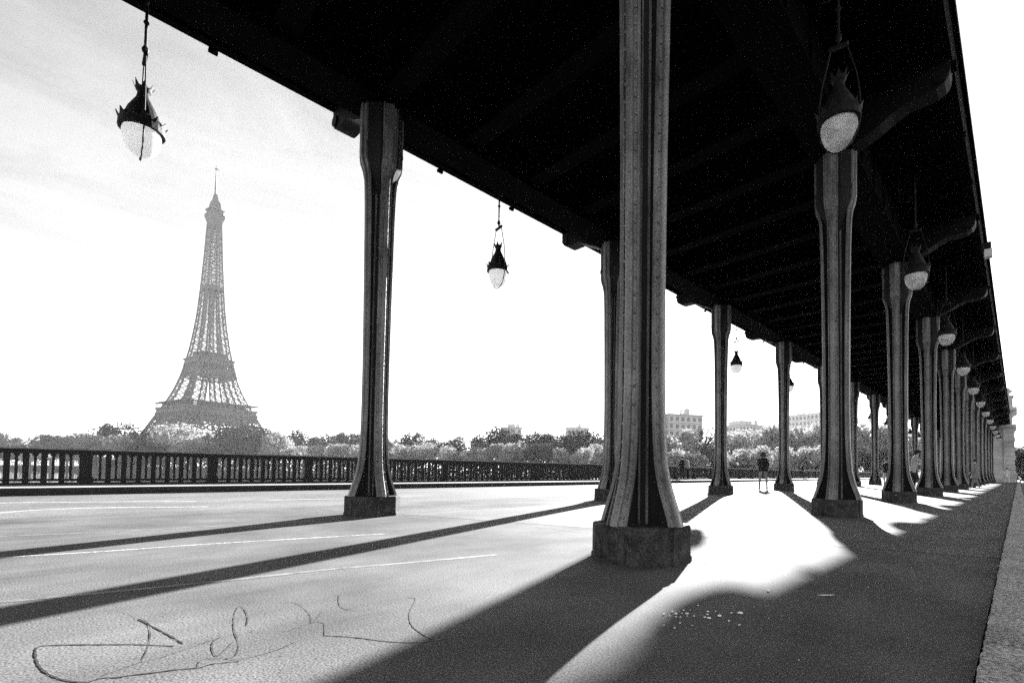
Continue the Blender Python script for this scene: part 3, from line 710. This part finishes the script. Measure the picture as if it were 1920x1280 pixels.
# ------------------------------------------------------------------ trees
def crown_mesh(seed, sparse=False, n=4200, leaf=.038):
    rr = random.Random(seed); v, f = [], []
    blobs = []
    for k in range(11 if not sparse else 7):
        a, z = rr.uniform(0, 2*math.pi), rr.uniform(-.55, .75); r = math.sqrt(max(0, 1 - (abs(z)/1.05)**2)) * rr.uniform(.35, .68)
        blobs.append((r*math.cos(a), r*math.sin(a), z*.72, rr.uniform(.24, .42)))
    blobs.append((0, 0, 0, .5)); blobs.append((0, 0, .45, .4))
    nn = n if not sparse else n // 3
    for k in range(nn):
        bx, by, bz, br_ = rr.choice(blobs)
        d = Vector((rr.gauss(0,1), rr.gauss(0,1), rr.gauss(0,1))).normalized() * br_ * rr.uniform(.55, 1.08)
        c = Vector((bx, by, bz)) + d
        nrm = (d.normalized() + Vector((rr.uniform(-.8,.8), rr.uniform(-.8,.8), rr.uniform(-.6,.9)))).normalized()
        a = nrm.cross(Vector((.3,.2,1))).normalized(); b_ = nrm.cross(a); s = leaf * rr.uniform(.6, 1.5); an = rr.uniform(0, 3.14)
        p, q = a*math.cos(an) + b_*math.sin(an), b_*math.cos(an) - a*math.sin(an)
        i = len(v); v += [c - p*s - q*s*.5, c + p*s*.2 - q*s*.7, c + p*s + q*s*.3, c - p*s*.2 + q*s*.8]; f.append((i,i+1,i+2,i+3))
    me = bpy.data.meshes.new('crown'); me.from_pydata([tuple(x) for x in v], [], f); me.materials.append(M_LEAF['mid']); return me
CROWNS = [crown_mesh(s) for s in range(9)]; SPARSE = [crown_mesh(50, True), crown_mesh(51, True)]
tm = MB(); rr = random.Random(3)
tm.tube([(0,0,0),(.02,.01,.25),(0,.02,.5),(.02,0,.75)], [.045,.035,.028,.015], 7)
for k in range(6):
    a = k*1.05; z0 = .38 + .05*k; tm.tube([(0,0,z0),(.12*math.cos(a),.12*math.sin(a),z0+.12),(.27*math.cos(a),.27*math.sin(a),z0+.24)], [.02,.014,.006], 5)
TRUNK = tm.mesh('trunk', M_BARK)
tree_no = [0]
def tree(px, top, wpx, dep, shade, label, group='trees on the far bank', sparse=False, base=-3.3, flat=1.0):
    """crown top at photo height `top`, `wpx` photo pixels wide, dep metres away along the axis"""
    p = at_depth(px, dep, top - 5); wd = wpx * dep / F; H = p.z - base; ch = min(H * .93, max(wd * 1.1 * flat, H * .80))
    t = thing('leafy_tree', label, 'tree', (p.x, p.y, base), tree_no[0] * 1.3, group)
    me = (SPARSE if sparse else CROWNS)[tree_no[0] % (2 if sparse else 9)]
    c = place(me, 'crown', t, (0, 0, H - ch/2)); c.scale = (wd/2/.80, wd/2/.80, ch/2/.88)
    c.material_slots[0].link = 'OBJECT'; c.material_slots[0].material = M_LEAF[shade]
    k = place(TRUNK, 'trunk', t); k.scale = (H*.9, H*.9, H)
    tree_no[0] += 1
    return t
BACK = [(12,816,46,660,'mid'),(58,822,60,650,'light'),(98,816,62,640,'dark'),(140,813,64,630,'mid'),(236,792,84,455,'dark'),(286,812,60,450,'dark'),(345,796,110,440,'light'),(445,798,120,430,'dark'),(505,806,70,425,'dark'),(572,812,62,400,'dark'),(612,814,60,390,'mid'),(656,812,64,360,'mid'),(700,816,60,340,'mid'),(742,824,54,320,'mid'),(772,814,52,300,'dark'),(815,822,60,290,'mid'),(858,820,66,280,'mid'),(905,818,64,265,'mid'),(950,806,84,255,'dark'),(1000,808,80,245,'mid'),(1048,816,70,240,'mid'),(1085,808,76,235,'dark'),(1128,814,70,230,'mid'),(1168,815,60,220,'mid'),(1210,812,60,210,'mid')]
for k, (px, tp, wp, dp, sh) in enumerate(BACK):
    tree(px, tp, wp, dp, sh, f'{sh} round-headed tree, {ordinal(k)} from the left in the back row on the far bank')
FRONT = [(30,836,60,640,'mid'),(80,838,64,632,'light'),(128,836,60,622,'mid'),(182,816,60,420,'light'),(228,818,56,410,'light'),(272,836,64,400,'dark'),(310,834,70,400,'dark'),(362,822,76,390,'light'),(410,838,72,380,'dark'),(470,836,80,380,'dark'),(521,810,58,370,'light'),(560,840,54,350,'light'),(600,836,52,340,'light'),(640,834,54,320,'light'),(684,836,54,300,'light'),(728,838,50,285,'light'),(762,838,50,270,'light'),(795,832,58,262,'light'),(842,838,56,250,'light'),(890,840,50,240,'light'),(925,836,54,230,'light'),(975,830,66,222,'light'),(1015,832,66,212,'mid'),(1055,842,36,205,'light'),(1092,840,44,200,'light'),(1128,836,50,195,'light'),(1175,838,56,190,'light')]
for k, (px, tp, wp, dp, sh) in enumerate(FRONT):
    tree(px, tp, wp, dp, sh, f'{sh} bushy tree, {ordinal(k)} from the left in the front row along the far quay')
RIGHT = [(1255,818,66,160,'light',0),(1283,806,54,175,'light',0),(1322,800,52,150,'mid',1),(1340,826,60,155,'light',0),(1372,812,64,190,'light',0),(1405,806,66,200,'light',0),(1432,800,66,205,'light',0),(1462,796,70,200,'light',0),(1496,800,64,190,'light',0),(1526,792,66,195,'light',0),(1556,800,60,180,'light',0),(1592,792,66,175,'light',0),(1626,796,66,170,'light',0),(1660,792,60,165,'light',0),(1700,800,60,160,'light',0),(1740,800,60,160,'light',0),(1268,846,56,145,'light',0),(1300,848,50,142,'light',0),(1388,842,60,145,'light',0),(1425,838,60,148,'light',0),(1470,840,64,146,'light',0),(1510,838,60,144,'light',0),(1545,836,56,142,'light',0),(1580,838,54,140,'light',0),(1622,834,56,138,'mid',0),(1660,838,56,136,'mid',0),(1710,840,56,134,'mid',0)]  # mostly light leaves, the haze put into their colour
for k, (px, tp, wp, dp, sh, sp_) in enumerate(RIGHT):
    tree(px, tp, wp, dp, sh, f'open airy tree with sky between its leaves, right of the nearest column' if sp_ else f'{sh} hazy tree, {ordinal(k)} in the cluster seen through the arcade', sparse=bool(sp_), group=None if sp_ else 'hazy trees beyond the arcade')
for k, (px, tp, wp, dp, sh, lb) in enumerate([(1906,838,30,118,'mid','mid grey tree crown right of the stone pier'),(1921,846,40,112,'dark','dark tree at the right edge beyond the stone pier'),(1899,868,24,100,'dark','low dark bush at the foot of the stone pier'),(1918,872,34,104,'dark','wide dark bush at the roadside beyond the kerb')]):
    tree(px, tp, wp, dp, sh, lb, group=None, base=-.1)

# dense undergrowth along the far quay
rr = random.Random(11); v, f = [], []
def leafbit(c, s):
    n_ = Vector((rr.gauss(0,1), rr.gauss(0,1), rr.gauss(0,1) + .3)).normalized(); a = n_.cross(Vector((.3,.2,1))).normalized(); b_ = n_.cross(a)
    i = len(v); v.extend([tuple(c - a*s), tuple(c - b_*s), tuple(c + a*s), tuple(c + b_*s*.8)]); f.append((i,i+1,i+2,i+3))
path = [(30,131),(-60,129),(-200,123),(-330,107),(-444,82),(-562,46),(-902,18),(-1252,-316)]
for i in range(7):
    p0, p1 = Vector((*path[i], 0)), Vector((*path[i+1], 0)); ln = (p1 - p0).length; d = (p1 - p0) / ln; nn = Vector((-d.y, d.x, 0))
    if nn.dot(p0) < 0: nn = -nn
    for q in range(int(ln * 26)):
        t = rr.uniform(0, ln); off = abs(rr.gauss(0, 3.0)); p = p0 + d*t + nn*off
        hmax = 4.8 + p.length * .007 + 1.6*math.sin(t*.31 + i) + 1.2*math.sin(t*.83)
        leafbit(Vector((p.x, p.y, -3.2 + rr.uniform(0, 1)**.8 * hmax)), rr.uniform(.3, .8))
me = bpy.data.meshes.new('undergrowth'); me.from_pydata(v, [], f); me.materials.append(M_LEAF['dark'])
tag(place(me, 'undergrowth'), kind='stuff')

# ------------------------------------------------------------------ people
def person(loc, rz, label, top, legs, shoes, hair, H=1.7, stance=.11, armL=(0, 0), armR=(0, 0), lean=0.0, bag=None, hat=None, hood=False, skirt=False, step=0.0):
    """one continuous skinned body facing local +Y; arm=(raise forward, bend) in radians"""
    S = H / 1.75
    J, E, RD = [], [], []
    def j(p, r, par=None):
        J.append(Vector(p) * S); RD.append(r * S)
        if par is not None: E.append((par, len(J) - 1))
        return len(J) - 1
    ly = lambda z: lean * (z - .95)
    pel = j((0, 0, .98), .15)
    wst = j((0, ly(1.12), 1.12), .135, pel); ch = j((0, ly(1.32) + .01, 1.32), .155, wst); sh = j((0, ly(1.43), 1.43), .11, ch)
    nk = j((0, ly(1.5) + .01, 1.50), .055, sh); hd = j((0, ly(1.6) + .03, 1.59), .088, nk); h2 = j((0, ly(1.69) + .03, 1.67), .085, hd)
    hands = []
    for s, (rs, bd) in ((-1, armL), (1, armR)):
        sj = j((s*.165, ly(1.41), 1.41), .068, sh)
        u = Vector((s*.12, math.sin(rs), -math.cos(rs))).normalized(); el = Vector((s*.185, ly(1.41), 1.41)) + u * .29
        ej = j(el, .046, sj)
        v = Vector((s*.04 - s*.5*math.sin(bd)*.3, math.sin(rs + bd), -math.cos(rs + bd))).normalized(); wr = el + v * .25
        wj = j(wr, .032, ej); pj = j(wr + v * .08, .036, wj); hands.append((wr + v * .09, v, s))
    for s in (-1, 1):
        st_ = s * step
        hp = j((s*.085, 0, .92), .092, pel); kn = j((s*(.085 + stance*.35), st_*.45 + .02, .50), .058, hp)
        an = j((s*(stance*.6 + .06), st_, .09), .040, kn); he = j((s*(stance*.6 + .06), st_ + .02, .045), .045, an); j((s*(stance*.6 + .075), st_ + .17, .032), .034, he)
    me = bpy.data.meshes.new('body'); me.from_pydata([tuple(p) for p in J], E, []); me.update()
    tmp = bpy.data.objects.new('tmp', me); COL.objects.link(tmp)
    md = tmp.modifiers.new('s', 'SKIN'); sv = me.skin_vertices[0].data
    for i, r_ in enumerate(RD): sv[i].radius = (r_, r_ * (.78 if i in (wst, ch, sh, pel) else 1)); sv[i].use_root = (i == pel)
    md2 = tmp.modifiers.new('u', 'SUBSURF'); md2.levels = 1; md2.render_levels = 1
    dg = bpy.context.evaluated_depsgraph_get(); nm = bpy.data.meshes.new_from_object(tmp.evaluated_get(dg)); bpy.data.objects.remove(tmp)
    # fingers, thumb, nose and ears join the same mesh
    b = MB(); b.v = [tuple(v.co) for v in nm.vertices]; b.f = [tuple(p.vertices) for p in nm.polygons]
    for hp_, v, s in hands:
        side = v.cross(Vector((1, 0, 0)))
        side = side.normalized() if side.length > .1 else Vector((0, 1, 0))
        for q in range(4):
            o = hp_ + side * (.024 * (q - 1.5) / 1.5); ln = (.062, .074, .070, .055)[q]
            b.tube([tuple((o - v*.02) * S), tuple((o + v*ln*.55) * S), tuple((o + v*ln - Vector((s*.02, 0, 0))) * S)], [.0095*S, .009*S, .007*S], 5)
        o = hp_ - v * .045 + side * .025; b.tube([tuple(o * S), tuple((o + side*.03 + v*.02) * S), tuple((o + side*.038 + v*.05) * S)], [.011*S, .010*S, .008*S], 5)
    yh = ly(1.65) + .03
    b.sphere((0, (yh + .088)*S, 1.625*S), .016*S, 6, 4, (.8, 1.2, 1.3))
    for s in (-1, 1): b.sphere((s*.088*S, (yh)*S, 1.625*S), .022*S, 6, 4, (.4, .8, 1.3))
    nm.clear_geometry(); nm.from_pydata(b.v, [], b.f)
    for mm in (M_SKIN, top, legs, shoes): nm.materials.append(mm)
    hem = (.90 if not skirt else .62) * S
    wrz = [h[0] for h in hands]
    for p in nm.polygons:
        c = p.center; i = 1
        if c.z > 1.475*S: i = 0
        elif c.z < .085*S: i = 3
        elif c.z < hem and abs(c.x) < .26*S and not any((c - w_*S).length < .16*S for w_ in wrz): i = 2
        elif any((c - w_*S).length < .13*S for w_ in wrz): i = 0
        p.material_index = i; p.use_smooth = True
    t = thing('person', label, 'person', loc, rz)
    o = place(nm, 'body', t)
    hb = MB()
    if hood: hb.sphere((0, (yh - .015)*S, 1.615*S), .128*S, 10, 8, (1.0, 1.0, 1.2))
    else: hb.sphere((0, (yh - .022)*S, 1.66*S), .102*S, 10, 8, (1.0, 1.02, 1.0))
    hb.build('hair', hair, t, smooth=True)
    fb_ = MB()
    for s in (-1, 1): fb_.sphere((s*.032*S, (yh + .079)*S, 1.645*S), .010*S, 6, 4)
    fb_.box(-.022*S, (yh + .074)*S, 1.583*S, .022*S, (yh + .086)*S, 1.590*S)
    fb_.build('face', M_HAIR, t)
    if skirt:
        k = MB(); k.lathe([(.13*S,1.02*S),(.17*S,.92*S),(.23*S,.62*S),(.22*S,.60*S),(.12*S,.95*S)], 12); k.build('skirt', top, t, smooth=True)
    elif top is M_BLACK or hood:
        k = MB(); k.lathe([(.15*S,1.30*S),(.185*S,1.12*S),(.20*S,.86*S),(.18*S,.85*S),(.12*S,1.2*S)], 12); k.build('jacket_hem', top, t, smooth=True); t.children[-1].scale = (1, .72, 1) if t.children else (1,1,1)
    if hat: 
        k = MB(); k.sphere((0, (yh - .005)*S, 1.70*S), .108*S, 10, 6, (1, 1.05, .75)); k.box(-.075*S, (yh + .06)*S, 1.685*S, .075*S, (yh + .19)*S, 1.70*S); k.build('cap', hat, t)
    if bag:
        tg = thing('shoulder_bag', bag[1], 'bag', Vector(loc) + Matrix.Rotation(rz, 3, 'Z') @ (Vector(bag[2]) * S), rz)
        k = MB(); k.loft([[(x*.14*S, y*.06*S, z*S) for x, y in ((-1,-1),(1,-1),(1,1),(-1,1))] for z in (0, .02, .22)] + [[(x*.11*S, y*.03*S, .26*S) for x, y in ((-1,-1),(1,-1),(1,1),(-1,1))]], True); k.build('pouch', bag[0], tg)
        k = MB(); k.tube([(-.11*S,0,.25*S),(-.06*S,0,.42*S),(.06*S,0,.42*S),(.11*S,0,.25*S)], .012*S, 5); k.build('strap', bag[0], tg)
    return t
person((-7.907, 20.944, 0), R(26), 'person in black jacket and pale trousers standing alone on the sunlit road', M_BLACK, M_GREYC, M_BLACK, M_HAIR, 1.64, .17, (.15, 1.6), (.1, 1.2), hood=True)
person((-17.45, 31.1, .165), R(60), 'person at the railing in a black top and long dark trousers, beside a companion', M_BLACK, M_BLACK, M_BLACK, M_HAIR, 1.70, .08, (.2, .4), (1.2, 1.4))
person((-17.35, 31.75, .165), R(95), 'person at the railing in a pale sleeveless top, leaning close to a darker companion', M_GREYC, M_BLACK, M_BLACK, M_HAIR, 1.62, .08, (1.3, .6), (1.0, .9), lean=.12)
person((-17.3, 57.2, .165), R(80), 'small dark person far along the pavement with something white', M_BLACK, M_BLACK, M_BLACK, M_HAIR, 1.66, .1, (.4, .8), (.2, .3), bag=(M_PALEC, 'small white bag at the side of the far dark walker', (.3, .05, .8)))
pb = at_depth(1711, 18.8, 890)
person((pb.x, pb.y, 0), R(-60), 'person in a dark cap and pale shirt resting behind the third kerb-side column', M_MIDC, M_BLACK, M_PALEC, M_HAIR, 1.68, .1, (.7, 1.0), (.9, 1.3), lean=.2, hat=M_BLACK)
pw = at_depth(1829, 27, 890)
person((pw.x, pw.y, 0), R(100), 'person in a loose pale grey coat walking past the far kerb-side columns', M_GREYC, M_GREYC, M_PALEC, M_HAIR, 1.65, .06, (.3, .5), (-.3, .4), skirt=True, step=.16)
person((-.95, 95.4 - 20, 0), R(170), 'person in white far off near the foot of the stone pier', M_PALEC, M_PALEC, M_PALEC, M_HAIR, 1.7, .2, (.1, .2), (.1, .2), skirt=True)
person((.6, 78, -.1), R(170), 'person in a black jacket over a white shirt on the far roadside', M_BLACK, M_BLACK, M_BLACK, M_HAIR, 1.75, .16, (.3, .8), (.3, .8), bag=(M_PALEC, 'white bag held by the black-jacketed walker on the far roadside', (0, .16, 1.12)))
pdk = at_depth(1662, 30, 890)
person((pdk.x, pdk.y, 0), R(180), 'dark-clothed person half hidden left of the third kerb-side column', M_BLACK, M_MIDC, M_PALEC, M_HAIR, 1.72, .1, (.2, .4), (.2, .4))

# ------------------------------------------------------------------ haze
hz = MB(); hz.box(-1400, -1300, -10.6, 1400, 1400, 338)
MH = bpy.data.materials.new('air'); MH.use_nodes = True
n, l = MH.node_tree.nodes, MH.node_tree.links
n.remove(n['Principled BSDF']); pv = n.new('ShaderNodeVolumePrincipled')
pv.inputs['Color'].default_value = (.95, .95, .95, 1); pv.inputs['Density'].default_value = 0.000085; pv.inputs['Anisotropy'].default_value = 0.65
l.new(pv.outputs['Volume'], n['Material Output'].inputs['Volume'])
tag(hz.build('haze', MH), kind='stuff')
